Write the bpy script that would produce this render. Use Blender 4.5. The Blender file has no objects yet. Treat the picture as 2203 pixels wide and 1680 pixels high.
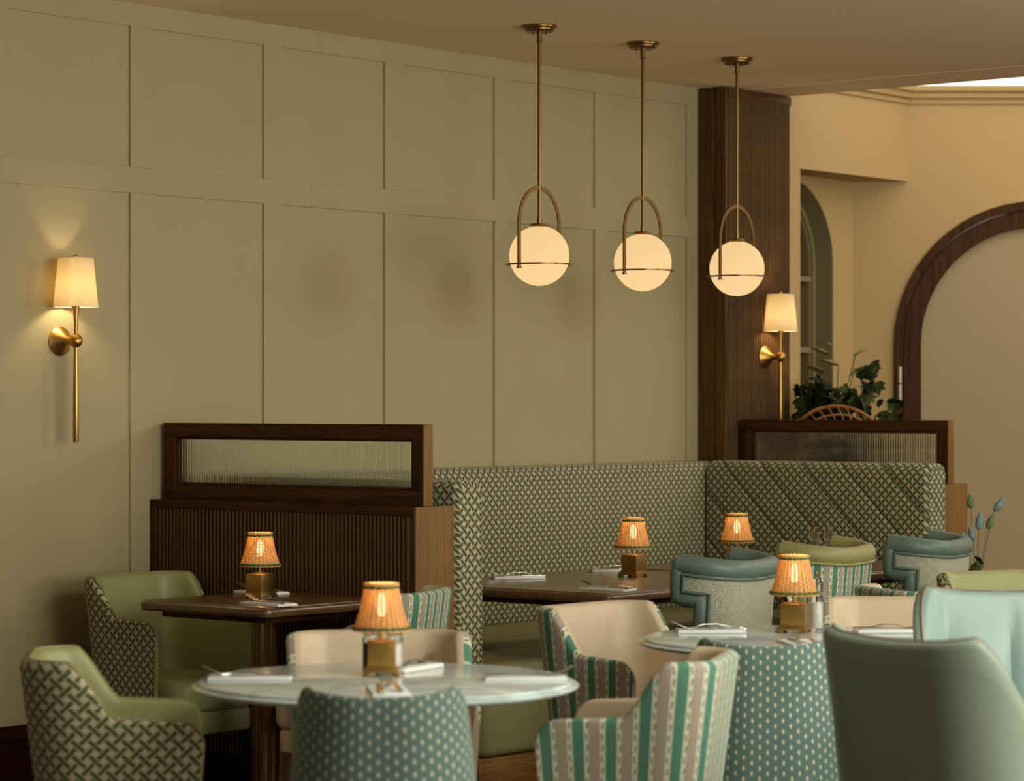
import bpy, bmesh, math, random
from math import pi, sin, cos, radians, sqrt
from mathutils import Vector, Matrix
random.seed(7)
SC = bpy.context.scene
COL = SC.collection
# ---------------------------------------------------------------- camera, light, exposure
S, C = .6325, .7746                    # the room is turned 39 degrees to the view
YAW = math.atan2(S, C)
def room(r, a): return (C*r - S*a, S*r + C*a)          # metres right of / ahead of the camera's foot -> room
cam = bpy.data.cameras.new('camera'); camo = bpy.data.objects.new('camera', cam); COL.objects.link(camo)
camo.location = (0, 0, 1.4); camo.rotation_euler = (pi/2, 0, YAW)
cam.sensor_width = 36; cam.lens = 36*6000/2203; cam.shift_y = 30/2203; cam.clip_start = .5; cam.clip_end = 60
cam.dof.use_dof = True; cam.dof.focus_distance = 9.9; cam.dof.aperture_fstop = 4.2
SC.camera = camo
SC.view_settings.view_transform = 'Standard'; SC.view_settings.look = 'None'
SC.view_settings.exposure = 0.0; SC.view_settings.gamma = 1.0
try: SC.view_settings.use_curve_mapping = False
except Exception: pass
W = bpy.data.worlds.new('world'); SC.world = W; W.use_nodes = True
W.node_tree.nodes['Background'].inputs[0].default_value = (1.0, .92, .76, 1)
W.node_tree.nodes['Background'].inputs[1].default_value = .18
def area(name, loc, target, sx, sy, power, col):
    l = bpy.data.lights.new(name, 'AREA'); l.shape = 'RECTANGLE'; l.size = sx; l.size_y = sy
    l.energy = power; l.color = col
    o = bpy.data.objects.new(name, l); COL.objects.link(o); o.location = loc
    d = Vector(target) - Vector(loc); o.rotation_euler = d.to_track_quat('-Z', 'Y').to_euler()
    return o
area('window_light', (-.2, 6.0, 1.5), (-5.2, 6.2, 1.5), 5.0, 1.9, 178, (1.0, .98, .88))
area('rooflight', (*room(1.7, 5.6), 2.84), (*room(1.2, 5.7), 0), 2.6, 2.2, 125, (.90, 1.0, .96))
area('bay_window_light', (-2.9, 10.15, 2.6), (-7.2, 8.1, 1.8), .85, .85, 30, (.90, 1.0, .90))
area('skylight_light', (-5.0, 13.1, 2.96), (-5.0, 13.1, 0), 3.2, 2.6, 13, (1.0, .71, .34))

# ---------------------------------------------------------------- materials
def lin(c):
    c = c/255
    return c/12.92 if c <= .04045 else ((c+.055)/1.055)**2.4
def rgb(r, g, b): return (lin(r), lin(g), lin(b), 1)
class NT:
    def __init__(s, name):
        s.m = bpy.data.materials.new(name); s.m.use_nodes = True
        s.t = s.m.node_tree; s.b = s.t.nodes['Principled BSDF']; s.out = s.t.nodes['Material Output']
    def n(s, typ, **kw):
        x = s.t.nodes.new(typ)
        for k, v in kw.items(): setattr(x, k, v)
        return x
    def l(s, a, b): s.t.links.new(a, b)
    def put(s, sock, v):
        if isinstance(v, bpy.types.NodeSocket): s.l(v, sock)
        else: sock.default_value = v
    def math(s, op, a, b=0.0, c=None):
        x = s.n('ShaderNodeMath', operation=op); s.put(x.inputs[0], a); s.put(x.inputs[1], b)
        if c is not None: s.put(x.inputs[2], c)
        return x.outputs[0]
    def mix(s, f, a, b):
        x = s.n('ShaderNodeMix', data_type='RGBA'); s.put(x.inputs[0], f); s.put(x.inputs[6], a); s.put(x.inputs[7], b)
        return x.outputs[2]
    def coord(s, kind='Object', scale=(1, 1, 1)):
        tc = s.n('ShaderNodeTexCoord'); mp = s.n('ShaderNodeMapping'); mp.inputs['Scale'].default_value = scale
        s.l(tc.outputs[kind], mp.inputs['Vector']); return mp.outputs[0]
    def noise(s, vec, scale, detail=3, rough=.5, dist=0):
        x = s.n('ShaderNodeTexNoise'); s.l(vec, x.inputs['Vector']); x.inputs['Scale'].default_value = scale
        x.inputs['Detail'].default_value = detail; x.inputs['Roughness'].default_value = rough; x.inputs['Distortion'].default_value = dist
        return x.outputs[0]
    def bump(s, h, strength=.3, dist=.002, prev=None):
        x = s.n('ShaderNodeBump'); x.inputs['Strength'].default_value = strength; x.inputs['Distance'].default_value = dist
        s.l(h, x.inputs['Height'])
        if prev is not None: s.l(prev, x.inputs['Normal'])
        return x.outputs[0]
    def uv(s):
        u = s.n('ShaderNodeUVMap'); u.uv_map = 'UVMap'; sp = s.n('ShaderNodeSeparateXYZ'); s.l(u.outputs[0], sp.inputs[0])
        return sp.outputs[0], sp.outputs[1], u.outputs[0]
    def ramp(s, f, stops, interp='LINEAR'):
        r = s.n('ShaderNodeValToRGB'); r.color_ramp.interpolation = interp; s.l(f, r.inputs[0])
        e = r.color_ramp.elements
        while len(e) < len(stops): e.new(.5)
        for el, (p, c) in zip(e, stops): el.position = p; el.color = c
        return r.outputs[0]
def plain(name, col, rough=.5, metal=0, spec=.5, var=.06, nscale=12, bump=.1, bscale=300, bdist=.001, sheen=0, coat=0):
    t = NT(name); v = t.coord()
    f = t.noise(v, nscale)
    d = tuple(x*(1-var*2) for x in col[:3])+(1,); u = tuple(min(1, x*(1+var*2)) for x in col[:3])+(1,)
    t.l(t.mix(f, d, u), t.b.inputs['Base Color'])
    t.b.inputs['Roughness'].default_value = rough; t.b.inputs['Metallic'].default_value = metal
    t.b.inputs['Specular IOR Level'].default_value = spec
    if sheen: t.b.inputs['Sheen Weight'].default_value = sheen
    if coat: t.b.inputs['Coat Weight'].default_value = coat; t.b.inputs['Coat Roughness'].default_value = .08
    if bump: t.l(t.bump(t.noise(v, bscale, 2), bump, bdist), t.b.inputs['Normal'])
    return t.m
def leather(name, col, rough=.42): 
    return plain(name, col, rough, 0, .45, .05, 5, .22, 420, .0006)
def wood(name, dark, light, scale=(60, 60, 2.2), rough=.55, bump=.25, coat=0, spec=.2):
    t = NT(name); v = t.coord('Object', scale)
    a = t.noise(v, 1.0, 5, .62, .6); b = t.noise(v, 4.5, 3, .6, .2)
    f = t.math('ADD', t.math('MULTIPLY', a, .65), t.math('MULTIPLY', b, .35))
    c = t.ramp(f, [(.34, dark), (.66, light)])
    t.l(c, t.b.inputs['Base Color']); t.b.inputs['Roughness'].default_value = rough
    t.l(t.bump(b, bump, .0012), t.b.inputs['Normal']); t.b.inputs['Specular IOR Level'].default_value = spec
    if coat: t.b.inputs['Coat Weight'].default_value = coat; t.b.inputs['Coat Roughness'].default_value = .25
    return t.m
def lattice(name, ground, bar, edge, p=.0255, quilt=0):
    t = NT(name); u, v, uvv = t.uv()
    k = 1/(p*sqrt(2))
    a = t.math('MULTIPLY', t.math('ADD', u, v), k); b = t.math('MULTIPLY', t.math('SUBTRACT', u, v), k)
    ia = t.math('ROUND', a); ib = t.math('ROUND', b)
    fa = t.math('ABSOLUTE', t.math('SUBTRACT', a, ia)); fb = t.math('ABSOLUTE', t.math('SUBTRACT', b, ib))
    par = t.math('FLOORED_MODULO', t.math('ADD', ia, ib), 2.0); par = t.math('GREATER_THAN', par, .5)
    def bars(w, g):
        A = t.math('MULTIPLY', t.math('LESS_THAN', fa, w), t.math('SUBTRACT', 1, t.math('MULTIPLY', par, t.math('LESS_THAN', fb, g))))
        B = t.math('MULTIPLY', t.math('LESS_THAN', fb, w), t.math('SUBTRACT', 1, t.math('MULTIPLY', t.math('SUBTRACT', 1, par), t.math('LESS_THAN', fa, g))))
        return t.math('MAXIMUM', A, B)
    outer = bars(.205, .27); inner = bars(.13, .31)
    nz = t.noise(uvv, 900, 2)
    g2 = t.mix(nz, tuple(x*.82 for x in ground[:3])+(1,), ground)
    col = t.mix(outer, g2, edge); col = t.mix(inner, col, t.mix(nz, bar, tuple(x*1.5 for x in bar[:3])+(1,)))
    t.l(col, t.b.inputs['Base Color']); t.b.inputs['Roughness'].default_value = .85
    t.b.inputs['Specular IOR Level'].default_value = .2; t.b.inputs['Sheen Weight'].default_value = .12
    nrm = t.bump(t.math('ADD', t.math('MULTIPLY', outer, -.5), t.math('MULTIPLY', nz, .3)), .35, .0012)
    if quilt:
        kq = 1/quilt
        for sg, st in ((1, .9), (-1, .3)):
            q = t.math('MULTIPLY', t.math('ADD', u, t.math('MULTIPLY', v, sg)), kq)
            q = t.math('ABSOLUTE', t.math('SUBTRACT', q, t.math('ROUND', q)))
            q = t.math('SUBTRACT', 1, t.math('POWER', t.math('MULTIPLY', t.math('SUBTRACT', .5, q), 2), 7))
            nrm = t.bump(q, st, .012, nrm)
    t.l(nrm, t.b.inputs['Normal'])
    return t.m
def stripes(name, P=.073):
    t = NT(name); u, v, uvv = t.uv()
    wob = t.math('MULTIPLY', t.math('SINE', t.math('MULTIPLY', v, 2*pi/.052)), .022)
    x0 = t.math('FRACT', t.math('DIVIDE', t.math('ADD', u, 5.0), P))
    x1 = t.math('FRACT', t.math('ADD', t.math('DIVIDE', t.math('ADD', u, 5.0), P), wob))
    green, mint, cream, taupe, olive, teal = rgb(74, 118, 95), rgb(136, 176, 154), rgb(208, 206, 184), rgb(166, 150, 132), rgb(128, 116, 62), rgb(66, 112, 98)
    base = t.ramp(x0, [(0, green), (.33, mint), (.345, cream), (.49, teal), (.51, taupe), (.79, teal), (.81, cream), (.985, mint)], 'CONSTANT')
    def band(x, c, w): return t.math('LESS_THAN', t.math('ABSOLUTE', t.math('SUBTRACT', x, c)), w)
    dash = t.math('GREATER_THAN', t.math('SINE', t.math('MULTIPLY', v, 2*pi/.026)), -.35)
    m = t.math('MAXIMUM', band(x1, .43, .028), band(x1, .90, .028))
    m = t.math('MULTIPLY', m, dash)
    col = t.mix(m, base, olive)
    nz = t.noise(uvv, 60, 3)
    isg = t.math('LESS_THAN', x0, .33)
    col = t.mix(t.math('MULTIPLY', t.math('MULTIPLY', isg, nz), .45), col, rgb(108, 156, 132))
    t.l(col, t.b.inputs['Base Color']); t.b.inputs['Roughness'].default_value = .75
    t.b.inputs['Sheen Weight'].default_value = .35; t.b.inputs['Sheen Tint'].default_value = (.75, 1, .9, 1); t.b.inputs['Sheen Roughness'].default_value = .35
    t.b.inputs['Specular IOR Level'].default_value = .2
    t.l(t.bump(isg, .3, .0015), t.b.inputs['Normal'])
    return t.m
def dots(name):
    t = NT(name); u, v, uvv = t.uv()
    px, py = .040, .0265
    cu = t.math('DIVIDE', u, px/2); iu = t.math('ROUND', cu)
    sh = t.math('MULTIPLY', t.math('FLOORED_MODULO', iu, 2.0), .5)
    cv = t.math('ADD', t.math('DIVIDE', v, py), sh); iv = t.math('ROUND', cv)
    du = t.math('MULTIPLY', t.math('SUBTRACT', cu, iu), px/2/.0029); dv = t.math('MULTIPLY', t.math('SUBTRACT', cv, iv), py/.0057)
    r = t.math('ADD', t.math('MULTIPLY', du, du), t.math('MULTIPLY', dv, dv))
    nz = t.noise(uvv, 700, 2)
    r = t.math('ADD', r, t.math('MULTIPLY', t.math('SUBTRACT', nz, .5), .9))
    m = t.math('LESS_THAN', r, 1.0)
    wv = t.noise(t.coord('UV', (1, .25, 1)), 1500, 2)
    col = t.mix(m, t.mix(wv, rgb(72, 94, 86), rgb(102, 124, 114)), rgb(202, 196, 166))
    t.l(col, t.b.inputs['Base Color']); t.b.inputs['Roughness'].default_value = .8
    t.b.inputs['Sheen Weight'].default_value = .2; t.b.inputs['Specular IOR Level'].default_value = .2
    t.l(t.bump(m, .4, .001), t.b.inputs['Normal'])
    return t.m
def tweed(name):
    t = NT(name); u, v, uvv = t.uv()
    zig = t.math('PINGPONG', u, .008)
    w = t.math('FRACT', t.math('DIVIDE', t.math('ADD', v, t.math('MULTIPLY', zig, .9)), .0062))
    line = t.math('LESS_THAN', w, .42)
    n1 = t.noise(t.coord('UV', (1, .6, 1)), 75, 5, .75); n2 = t.noise(uvv, 420, 2)
    fleck = t.math('GREATER_THAN', t.math('ADD', t.math('MULTIPLY', n1, .7), t.math('MULTIPLY', n2, .5)), .55)
    base = t.mix(n2, rgb(190, 186, 156), rgb(236, 231, 206))
    col = t.mix(t.math('MULTIPLY', line, .65), base, rgb(96, 104, 84))
    col = t.mix(t.math('MULTIPLY', fleck, line), col, rgb(38, 62, 58))
    t.l(col, t.b.inputs['Base Color']); t.b.inputs['Roughness'].default_value = .9; t.b.inputs['Specular IOR Level'].default_value = .15
    t.l(t.bump(t.math('ADD', line, n2), .4, .001), t.b.inputs['Normal'])
    return t.m
def marble(name):
    t = NT(name); v = t.coord()
    n = t.noise(v, 3.2, 6, .62, 1.2); f = t.noise(v, 26, 4, .65, .8)
    w = t.math('ABSOLUTE', t.math('SUBTRACT', n, .5)); w = t.math('SUBTRACT', 1, t.math('MINIMUM', t.math('MULTIPLY', w, 14), 1))
    col = t.mix(f, rgb(200, 216, 214), rgb(228, 238, 236)); col = t.mix(t.math('MULTIPLY', w, .45), col, rgb(150, 164, 162))
    t.l(col, t.b.inputs['Base Color']); t.b.inputs['Roughness'].default_value = .12; t.b.inputs['Specular IOR Level'].default_value = .6
    return t.m
def glow(name, col, strength, zgrad=None):
    t = NT(name)
    t.b.inputs['Base Color'].default_value = (.08, .06, .03, 1); t.b.inputs['Roughness'].default_value = .5; t.b.inputs['Specular IOR Level'].default_value = .25
    t.b.inputs['Emission Color'].default_value = col; t.b.inputs['Emission Strength'].default_value = strength
    if zgrad:
        sp = t.n('ShaderNodeSeparateXYZ'); t.l(t.coord(), sp.inputs[0])
        r = t.n('ShaderNodeMapRange'); t.l(sp.outputs[2], r.inputs[0])
        for i, x in enumerate(zgrad): r.inputs[i+1].default_value = x
        t.l(r.outputs[0], t.b.inputs['Emission Strength'])
    return t.m
def cloth_shade(name, col, trans=.6, rough=.8, nscale=400):
    t = NT(name); v = t.coord(); f = t.noise(v, nscale, 2)
    c = t.mix(f, tuple(x*.9 for x in col[:3])+(1,), col)
    d = t.n('ShaderNodeBsdfDiffuse'); tr = t.n('ShaderNodeBsdfTranslucent'); t.l(c, d.inputs[0]); t.l(c, tr.inputs[0])
    mx = t.n('ShaderNodeMixShader'); mx.inputs[0].default_value = trans; t.l(d.outputs[0], mx.inputs[1]); t.l(tr.outputs[0], mx.inputs[2])
    t.l(mx.outputs[0], t.out.inputs[0]); return t.m
def glassm(name, col=(1, 1, 1, 1), rough=.0, ior=1.45):
    t = NT(name); t.b.inputs['Base Color'].default_value = col; t.b.inputs['Transmission Weight'].default_value = 1
    t.b.inputs['Roughness'].default_value = rough; t.b.inputs['IOR'].default_value = ior; return t.m

M = {}
M['sage'] = plain('sage paint', rgb(171, 156, 116), .55, 0, .35, .02, 3, .05, 500)
M['ceiling'] = plain('ceiling paint', rgb(232, 210, 174), .8, 0, .2, .015, 2, .04, 300)
M['cream_wall'] = plain('cream paint', rgb(182, 152, 104), .75, 0, .25, .015, 2, .05, 400)
M['grey_paint'] = plain('stone grey paint', rgb(138, 122, 88), .6, 0, .3, .02, 3, .03, 300)
M['panel'] = plain('grey beige door panel', rgb(166, 146, 112), .7, 0, .25, .015, 2, .05, 400)
M['dim_glass'] = plain('dim obscured pane', rgb(74, 62, 40), .35, 0, .5, .05, 3, .02)
M['floor'] = wood('oak floor', rgb(58, 36, 18), rgb(98, 64, 34), (2.5, 40, 40), .4)
M['oak'] = wood('dark oak', rgb(44, 28, 9), rgb(108, 76, 34))
M['oak_d'] = wood('deep brown oak', rgb(40, 22, 7), rgb(82, 50, 19), spec=.1)
M['oak_h'] = wood('dark oak lengthwise', rgb(40, 22, 7), rgb(84, 52, 20), (2.2, 60, 60), spec=.1)
M['oak_y'] = wood('dark oak crosswise', rgb(44, 25, 10), rgb(110, 70, 34), (60, 2.2, 60))
M['oak_lit'] = wood('lit oak end panel', rgb(106, 73, 35), rgb(138, 99, 53), (60, 60, 3))  # divider oak made lighter: daylight on its end faces put into the colour
M['plinth'] = wood('oak plinth', rgb(96, 62, 24), rgb(168, 118, 60), (60, 2.4, 90), .5)
M['table_wood'] = wood('walnut table', rgb(70, 46, 24), rgb(114, 80, 46), (50, 2.5, 50), .28, .1, .35, .5)
M['mahogany'] = wood('dark red wood', rgb(26, 9, 4), rgb(52, 22, 11), (60, 2, 60), .35)
M['brass'] = plain('aged brass', rgb(176, 138, 78), .36, 1, .5, .08, 30, .12, 90)
M['bronze'] = plain('antique bronze', rgb(124, 94, 54), .32, 1, .5, .08, 30, .06, 90)
M['gold'] = plain('satin gold', rgb(196, 150, 80), .38, 1, .5, .06, 40, .15, 60)
M['steel'] = plain('steel', rgb(200, 198, 192), .16, 1, .5, .02, 10, 0)
M['hinge'] = plain('satin steel', rgb(170, 160, 140), .4, 1, .5, .02, 10, 0)
M['napkin'] = plain('white linen', rgb(232, 234, 228), .85, 0, .2, .02, 40, .3, 700)
M['marble'] = marble('white marble')
M['lat'] = lattice('lattice weave', rgb(196, 180, 150), rgb(68, 75, 45), rgb(116, 118, 78))
M['latb'] = lattice('banquette lattice weave', rgb(194, 178, 148), rgb(64, 71, 43), rgb(112, 114, 74), .0275)
M['latq'] = lattice('quilted lattice weave', rgb(190, 172, 142), rgb(50, 68, 38), rgb(98, 106, 64), .0275, .21)
M['stripe'] = stripes('striped velvet')
M['dots'] = dots('teal spotted weave')
M['tweed'] = tweed('flecked tweed')
M['olive_l'] = leather('sage green leather', rgb(158, 160, 108))
M['olive_d'] = leather('olive leather', rgb(150, 143, 92), .5)
M['beige_l'] = leather('beige leather', rgb(202, 182, 152), .5)
M['teal_l'] = leather('teal leather', rgb(97, 115, 105))
M['sea_l'] = leather('seafoam leather', rgb(130, 151, 142))
M['deep_l'] = leather('deep sea green leather', rgb(122, 134, 116), .55)
M['dark'] = plain('dark stained wood', rgb(38, 22, 14), .45)
M['leg_wood'] = wood('chair leg wood', rgb(52, 32, 16), rgb(92, 62, 32), (50, 50, 3))
M['pipe_b'] = leather('brown piping', rgb(112, 88, 66))
M['wicker'] = cloth_shade('wicker', rgb(240, 200, 138), .40, nscale=160)
M['stake'] = plain('wicker stake', rgb(150, 98, 50), .7, 0, .2, .1, 60)
M['green_cord'] = plain('green cord', rgb(84, 100, 48), .7, 0, .3, .15, 60)
M['opal'] = glow('opal glass', rgb(255, 215, 152), .98, (-.116, .116, .95, .86))
M['bulb'] = glow('warm bulb', (1, .78, .46, 1), 5)
M['bulb_s'] = glow('sconce bulb', (1, .82, .52, 1), 170)
M['shade'] = cloth_shade('cream linen shade', rgb(250, 238, 208), .55)
M['sky_panel'] = glow('luminous ceiling', (1, .93, .78, 1), 1.6)
M['flute'] = glassm('fluted glass', (.93, .97, .93, 1))
M['clear'] = glassm('clear acrylic', (1, 1, 1, 1), 0, 1.4)
M['pepper'] = plain('peppercorns', rgb(30, 24, 20), .7, 0, .3, .3, 300, .6, 400)
M['salt'] = plain('salt', rgb(225, 222, 214), .7, 0, .3, .1, 300, .5, 400)
M['rattan'] = plain('rattan', rgb(136, 86, 44), .5, 0, .4, .15, 60, .2, 200)
M['leaf'] = plain('ivy leaf', rgb(62, 70, 34), .55, 0, .15, .18, 20, .1, 100)
M['leaf_d'] = plain('dark leaf', rgb(30, 32, 14), .6, 0, .12, .18, 20, .1, 100)
M['leaf_y'] = plain('pale veined leaf', rgb(132, 124, 74), .5, 0, .4, .25, 40, .1, 100)
M['tail'] = plain('blue green seed head', rgb(122, 142, 140), .9, 0, .2, .25, 90, .6, 200)
M['tail_g'] = plain('green seed head', rgb(104, 118, 84), .9, 0, .2, .25, 90, .6, 200)
M['stalk'] = plain('stalk', rgb(84, 96, 50), .7)

# ---------------------------------------------------------------- mesh builder
class MB:
    def __init__(s): s.v = []; s.f = []; s.u = []
    def add(s, vs, fs, us=None):
        o = len(s.v); s.v += [tuple(x) for x in vs]; s.f += [tuple(i+o for i in f) for f in fs]
        s.u += us if us else [(0, 0)]*len(vs); return s
    def box(s, a, b, c=0):
        x0, y0, z0 = a; x1, y1, z1 = b
        if c <= 0:
            vs = [(x, y, z) for z in (z0, z1) for x, y in ((x0, y0), (x1, y0), (x1, y1), (x0, y1))]
            return s.add(vs, [(3, 2, 1, 0), (4, 5, 6, 7), (0, 1, 5, 4), (1, 2, 6, 5), (2, 3, 7, 6), (3, 0, 4, 7)], [(v[0]+v[1], v[2]) for v in vs])
        bm = bmesh.new(); bmesh.ops.create_cube(bm, size=1)
        for v in bm.verts: v.co = Vector(((x0+x1)/2+v.co.x*(x1-x0), (y0+y1)/2+v.co.y*(y1-y0), (z0+z1)/2+v.co.z*(z1-z0)))
        bmesh.ops.bevel(bm, geom=bm.edges[:], offset=c, segments=2, profile=.6, affect='EDGES')
        bm.verts.index_update()
        s.add([v.co[:] for v in bm.verts], [[v.index for v in f.verts] for f in bm.faces], [(v.co.x+v.co.y, v.co.z) for v in bm.verts]); bm.free(); return s
    def grid(s, rows, uvs=None, closed=False, flip=False):
        n = len(rows[0]); vs = [p for r in rows for p in r]; us = [p for r in uvs for p in r] if uvs else None; fs = []
        for i in range(len(rows)-1):
            for j in range(n if closed else n-1):
                k = (j+1) % n; q = (i*n+j, i*n+k, (i+1)*n+k, (i+1)*n+j); fs.append(q[::-1] if flip else q)
        return s.add(vs, fs, us)
    def lathe(s, prof, seg=24, c=(0, 0, 0), cap=True):
        rows = [[(c[0]+r*cos(2*pi*j/seg), c[1]+r*sin(2*pi*j/seg), c[2]+z) for j in range(seg)] for r, z in prof]
        o = len(s.v); s.grid(rows, None, True)
        if cap:
            n = len(prof); s.f.append(tuple(o+j for j in range(seg))[::-1]); s.f.append(tuple(o+(n-1)*seg+j for j in range(seg)))
        return s
    def tube(s, path, r, seg=6, closed=False, sec=None, cap=True):
        P = [Vector(p) for p in path]; n = len(P); rows = []; up = None
        for i in range(n):
            a = P[(i-1) % n] if closed or i else P[0]; b = P[(i+1) % n] if closed or i < n-1 else P[-1]
            t = (b-a).normalized()
            if up is None: up = Vector((0, 0, 1)) if abs(t.z) < .9 else Vector((1, 0, 0))
            x = t.cross(up); x = x.normalized() if x.length > 1e-6 else Vector((1, 0, 0)); y = x.cross(t).normalized(); up = y
            rr = r[i] if isinstance(r, (list, tuple)) else r
            if sec: rows.append([tuple(P[i]+x*a_+y*b_) for a_, b_ in sec])
            else: rows.append([tuple(P[i]+x*(rr*cos(2*pi*k/seg))+y*(rr*sin(2*pi*k/seg))) for k in range(seg)])
        m = len(rows[0]); o = len(s.v)
        if closed: rows.append(rows[0])
        s.grid(rows, None, True)
        if cap and not closed: s.f.append(tuple(o+k for k in range(m))[::-1]); s.f.append(tuple(o+(n-1)*m+k for k in range(m)))
        return s
    def layers(s, rings):                       # closed outlines stacked, capped at both ends
        o = len(s.v); n = len(rings[0]); s.grid(rings, [[(p[0]+p[1], p[2]) for p in r] for r in rings], True)
        s.f.append(tuple(o+j for j in range(n))[::-1]); s.f.append(tuple(o+(len(rings)-1)*n+j for j in range(n))); return s
    def sphere(s, c, r, seg=16, ring=10, sc=(1, 1, 1)):
        prof = [(max(1e-4, r*sin(pi*i/ring)), -r*cos(pi*i/ring)) for i in range(ring+1)]
        o = len(s.v); s.lathe(prof, seg)
        for i in range(o, len(s.v)):
            p = s.v[i]; s.v[i] = (c[0]+p[0]*sc[0], c[1]+p[1]*sc[1], c[2]+p[2]*sc[2])
        return s
    def xf(s, mat):
        s.v = [tuple(mat @ Vector(p)) for p in s.v]; return s
    def mesh(s, name, mat, smooth=40, fix=True):
        me = bpy.data.meshes.new(name); me.from_pydata(s.v, [], s.f)
        uvl = me.uv_layers.new(name='UVMap'); idx = [0]*len(me.loops); me.loops.foreach_get('vertex_index', idx)
        flat = []
        for i in idx: flat += s.u[i]
        uvl.data.foreach_set('uv', flat)
        if fix:
            bm = bmesh.new(); bm.from_mesh(me); bmesh.ops.recalc_face_normals(bm, faces=bm.faces[:]); bm.to_mesh(me); bm.free()
        if mat: me.materials.append(mat)
        if smooth:
            me.shade_smooth()
            if smooth < 180:
                try: me.set_sharp_from_angle(angle=radians(smooth))
                except Exception: pass
        return me
    def build(s, name, mat, parent=None, smooth=40, fix=True, **props):
        o = bpy.data.objects.new(name, s.mesh(name, mat, smooth, fix)); COL.objects.link(o)
        if parent: o.parent = parent
        for k, v in props.items(): o[k] = v
        return o
def link(name, me, parent, loc=(0, 0, 0), rz=0, **props):
    o = bpy.data.objects.new(name, me); COL.objects.link(o); o.parent = parent; o.location = loc; o.rotation_euler = (0, 0, rz)
    for k, v in props.items(): o[k] = v
    return o
def thing(name, label, cat, loc=(0, 0, 0), rz=0, group=None):
    o = bpy.data.objects.new(name, None); COL.objects.link(o); o.empty_display_size = .1
    o.location = loc; o.rotation_euler = (0, 0, rz); o['label'] = label; o['category'] = cat; o['kind'] = 'thing'
    if group: o['group'] = group
    return o
def kids(o): return [c for c in COL.objects if c.parent == o]
def dup(src, label, loc, rz, group=None):
    def cp(o, par):
        c = o.copy(); COL.objects.link(c)
        if par: c.parent = par
        for k in kids(o): cp(k, c)
        return c
    r = cp(src, None); r.location = loc; r.rotation_euler = (0, 0, rz); r['label'] = label
    if group: r['group'] = group
    return r
def sm(t): t = max(0, min(1, t)); return t*t*(3-2*t)
def rrect(x0, y0, x1, y1, r, n=5):
    out = []
    for cx, cy, a0 in ((x1-r, y1-r, 0), (x0+r, y1-r, pi/2), (x0+r, y0+r, pi), (x1-r, y0+r, 1.5*pi)):
        out += [(cx+r*cos(a0+pi/2*k/n), cy+r*sin(a0+pi/2*k/n)) for k in range(n+1)]
    return out
def inset(o, d):
    n = len(o); res = []
    for i in range(n):
        a, b, c = Vector(o[i-1]), Vector(o[i]), Vector(o[(i+1) % n]); e1 = (b-a); e2 = (c-b)
        n1 = Vector((-e1.y, e1.x)); n2 = Vector((-e2.y, e2.x))
        m = (n1.normalized() if n1.length > 1e-9 else Vector((0, 0)))+(n2.normalized() if n2.length > 1e-9 else Vector((0, 0)))
        m = m.normalized() if m.length > 1e-9 else Vector((0, 0)); res.append(tuple(b+m*d))
    return res
def pillow(o, z0, z1, r, n=4):                  # rounded-edge slab over a ccw outline
    rings = []
    for k in range(n+1):
        a = pi/2*k/n; rings.append([(x, y, z0+r*(1-sin(a))) for x, y in inset(o, r*(1-cos(pi/2-a))*0+r*(1-sin(pi/2-a)) if False else r*(1-cos(a)) if False else r*(1-sin(a)))]) if False else None
    lo = [(r*(1-sin(pi/2*k/n)), z0+r*(1-cos(pi/2*k/n))) for k in range(n+1)]
    hi = [(r*(1-cos(pi/2*k/n)), z1-r*(1-sin(pi/2*k/n))) for k in range(n+1)]
    rings = [[(x, y, z) for x, y in inset(o, d)] for d, z in lo+hi]
    return rings

# ---------------------------------------------------------------- the room
def struct(name, b, mat, parent=None, **k):
    o = b.build(name, mat, parent, **k); o['kind'] = 'structure'; return o
def sroot(name):
    o = bpy.data.objects.new(name, None); COL.objects.link(o); o['kind'] = 'structure'; return o
XW = -7.44; CEIL = 2.852
struct('floor', MB().box((-9.5, 1.5, -.1), (1.5, 15.5, 0)), M['floor'], smooth=0)
wall = struct('wall_left', MB().box((XW-.15, 3.2, 0), (XW-.009, 10.47, CEIL)), M['sage'], smooth=0)
ys = [5.654+.6885*k for k in range(-2, 7)]       # left edges of the recessed panels
mbst = lambda a, b, z0, z1: MB().box((XW-.012, a, z0), (XW, b, z1), .0012)
for nm, z0, z1 in (('top_rail', 2.768, CEIL), ('mid_rail', 2.165, 2.258), ('bottom_rail', .288, .378)):
    yj = 7.93 if nm == 'top_rail' else 7.88
    mbst(3.2, yj, z0, z1).build(nm, M['sage'], wall, smooth=0); mbst(yj+.0008, 10.47, z0, z1).build(nm, M['sage'], wall, smooth=0)
for k, y in enumerate(ys):
    a, b = y+.590, y+.6885+.006
    if k == len(ys)-1: b = 10.47
    for z0, z1 in ((.378, 2.165), (2.258, 2.768)):
        mbst(a, b, z0, z1).build('stile', M['sage'], wall, smooth=0)
bb = MB()
prof = [(0, 0), (.022, 0), (.022, .215), (.016, .23), (.024, .24), (.024, .262), (.012, .275), (.012, .288), (0, .288)]
bb.grid([[(XW+p[0], y, p[1]) for p in prof] for y in (3.2, 7.03)]); struct('baseboard_left', bb, M['mahogany'], smooth=0)
YE = 10.99
struct('ceiling', MB().box((-9.5, 1.5, CEIL), (3.2, YE-.36, CEIL+.13)), M['ceiling'], smooth=0)
struct('trim_1', MB().box((-9.5, YE-.36, CEIL-.003), (3.2, YE, CEIL+.135), .001), M['ceiling'], smooth=0)     # lowered beam at the ceiling edge
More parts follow.
